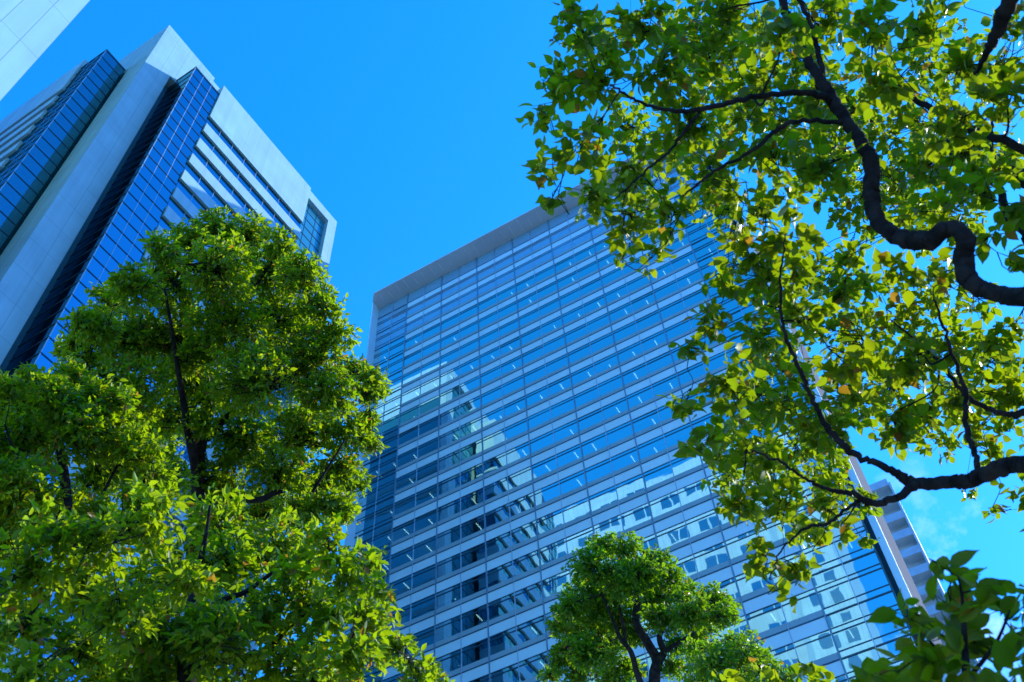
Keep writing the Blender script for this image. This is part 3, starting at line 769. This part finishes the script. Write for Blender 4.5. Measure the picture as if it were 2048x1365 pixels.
# unseen rest of its crown, right of and above frame, added for shade
T7c = D_([(2180 + 170 * i + 60 * (j % 2), -260 + 190 * j, 120) for i in range(5) for j in range(3)], 5.0, 8.0) + D_([(1250 + 170 * i, -130, 110) for i in range(5)], 5.5, 8.0)
big_limbs = [
  [(1560,-80,6.6,13),(1565,0,6.5,16),(1590,70,6.4,18),(1622,130,6.3,20),(1660,190,6.2,24),(1692,240,6.1,25),(1722,285,6.0,28),(1744,330,5.9,30),(1741,390,5.8,31),(1756,440,5.7,34),(1795,474,5.6,34),(1850,482,5.5,35),(1898,457,5.45,34),(1930,476,5.4,35),(1928,515,5.4,36),(1938,562,5.35,38),(1988,588,5.3,36),(2060,592,5.2,38),(2180,560,5.0,46)],
  [(1662,196,6.2,14),(1648,165,6.25,13),(1630,80,6.35,11),(1600,0,6.4,9),(1580,-60,6.5,6)],
  [(1668,200,6.2,15),(1600,186,6.1,13),(1500,196,6.0,12),(1420,216,5.9,10),(1350,222,5.8,9),(1280,205,5.7,7),(1220,170,5.6,4)],
  [(1405,216,5.9,8),(1370,262,5.8,7),(1330,312,5.7,6),(1285,347,5.6,5),(1230,400,5.5,3)],
  [(1696,246,6.1,11),(1600,242,6.0,10),(1550,262,5.9,9),(1500,305,5.8,8),(1430,342,5.7,7),(1365,392,5.6,4)],
  [(2120,330,6.0,22),(2060,302,6.0,19),(1960,266,6.1,16),(1880,225,6.2,13),(1800,182,6.3,9),(1740,130,6.4,5)],
  [(2075,-80,5.8,34),(2030,-20,5.8,31),(2005,40,5.9,28),(1978,100,6.0,15),(1950,150,6.1,5)],
  [(2160,905,5.2,40),(2060,926,5.4,32),(2000,936,5.5,31),(1950,958,5.6,33),(1900,965,5.7,27),(1832,968,5.8,22),(1782,940,5.8,16),(1720,915,5.8,14),(1690,895,5.8,14),(1652,850,5.8,12),(1622,790,5.8,11),(1592,720,5.8,9),(1566,650,5.8,7),(1560,560,5.8,5),(1570,470,5.8,3)],
  [(1836,968,5.8,18),(1795,995,5.7,16),(1750,1008,5.7,15),(1706,988,5.7,11),(1665,981,5.7,9),(1613,960,5.6,7),(1562,926,5.6,6),(1500,900,5.6,3)],
  [(1735,1008,5.7,9),(1713,1004,5.7,8),(1655,1046,5.6,7),(1613,1055,5.6,6),(1565,1100,5.5,4),(1540,1160,5.5,3)],
  [(1958,955,5.6,15),(1953,917,5.6,12),(1933,858,5.7,11),(1928,777,5.8,9),(1894,674,5.9,7),(1868,600,6.0,4)],
  [(2080,832,6.0,15),(2030,832,6.0,13),(1985,822,6.0,11),(1930,790,6.0,9),(1885,735,6.1,8),(1845,690,6.1,5),(1780,640,6.1,3)],
  [(2090,500,7.0,26),(2048,462,7.0,21),(2012,425,7.1,17),(1996,360,7.2,12),(1985,300,7.3,8),(1985,220,7.4,4)],
]
trunk_xy = Vector((4.1, 2.9, 0))
root = empty('broadleaf_tree', trunk_xy)
tag(root, 'big tree overhanging from the right with dark crooked boughs and backlit yellow green leaves', 'tree')
off = -trunk_xy
def put7(mb, nm, m, smooth=True):
    mb.v = [(a + off.x, b + off.y, c_ + off.z) for a, b, c_ in mb.v]
    return mb.build(nm, m, root, smooth)
t = MB(); tp, tr_ = smooth_path([trunk_xy, trunk_xy + Vector((.08, .03, 1.5)), trunk_xy + Vector((-.05, .1, 3.2)), trunk_xy + Vector((.1, .2, 5.0)), trunk_xy + Vector((-.1, .5, 7.0)), trunk_xy + Vector((-.4, 1.0, 9.0))], [.36, .25, .22, .19, .14, .06], 5)
t.tube(tp, tr_, 14); put7(t, 'trunk', M_BARK)
skel = []
for i, lm in enumerate(big_limbs):
    lm2 = list(lm)
    P_, R_ = [at(a, b, d * .88) for a, b, d, w in lm2], [w * .46 * d * .88 / F_PX for a, b, d, w in lm2]
    end = P_[-1] if i == 0 else P_[0]
    wide = i in (0, 5, 6, 7, 11, 12)
    if wide:                                 # these reach the trunk outside the frame
        zj = max(2.6, end.z - 0.9)
        j = Vector((trunk_xy.x, trunk_xy.y, zj)) + Vector((0, .12, 0))
        if zj > 5: j += Vector((-.1, .25, 0))
        mdl = end.lerp(j, .5) + Vector((0, 0, .12))
        re = R_[-1] if i == 0 else R_[0]
        if i == 0: P_ += [mdl, j]; R_ += [re * 1.15, re * 1.5]
        else: P_ = [j, mdl] + P_; R_ = [re * 1.5, re * 1.15] + R_
    lp, lr = smooth_path(P_, R_, 9, wob=0.004)
    lr = [r * (1 + .07 * math.sin(n_ * .21 + i)) for n_, r in enumerate(lr)]
    lb = MB(); lb.tube(lp, lr, 12); put7(lb, 'branch', M_BARK)
    skel += [(q, r) for q, r in zip(lp, lr) if True]
SP = np.array([q[0][:] for q in skel]); SR = np.array([q[1] for q in skel])
bb = MB(); TWS = []
for nm, cl, leaf, cover, kind, per in (('front_foliage', T7, 0.068, 1.95, 'near', 5), ('back_foliage', T7b, 0.066, 1.6, 'near', 6), ('outer_foliage', T7c, 0.09, 1.5, 'mid', 6), ('shading_foliage', T7d, 0.09, 1.6, 'mid', 6)):
    P, A, Nn, S, Tn, TW = grow(cl, cover, leaf, per, 0.5, 0.45)
    leaves_object(nm, P + np.array(off), A, Nn, S, Tn, M_LEAF_NEAR, kind, root)
    TWS += TW
seen = boughs(bb, SP, SR, sorted({tuple(c_) for _, _, c_ in TWS}), .004)
twigs(bb, seen, TWS, .003, .3)
put7(bb, 'twigs', M_BARK)
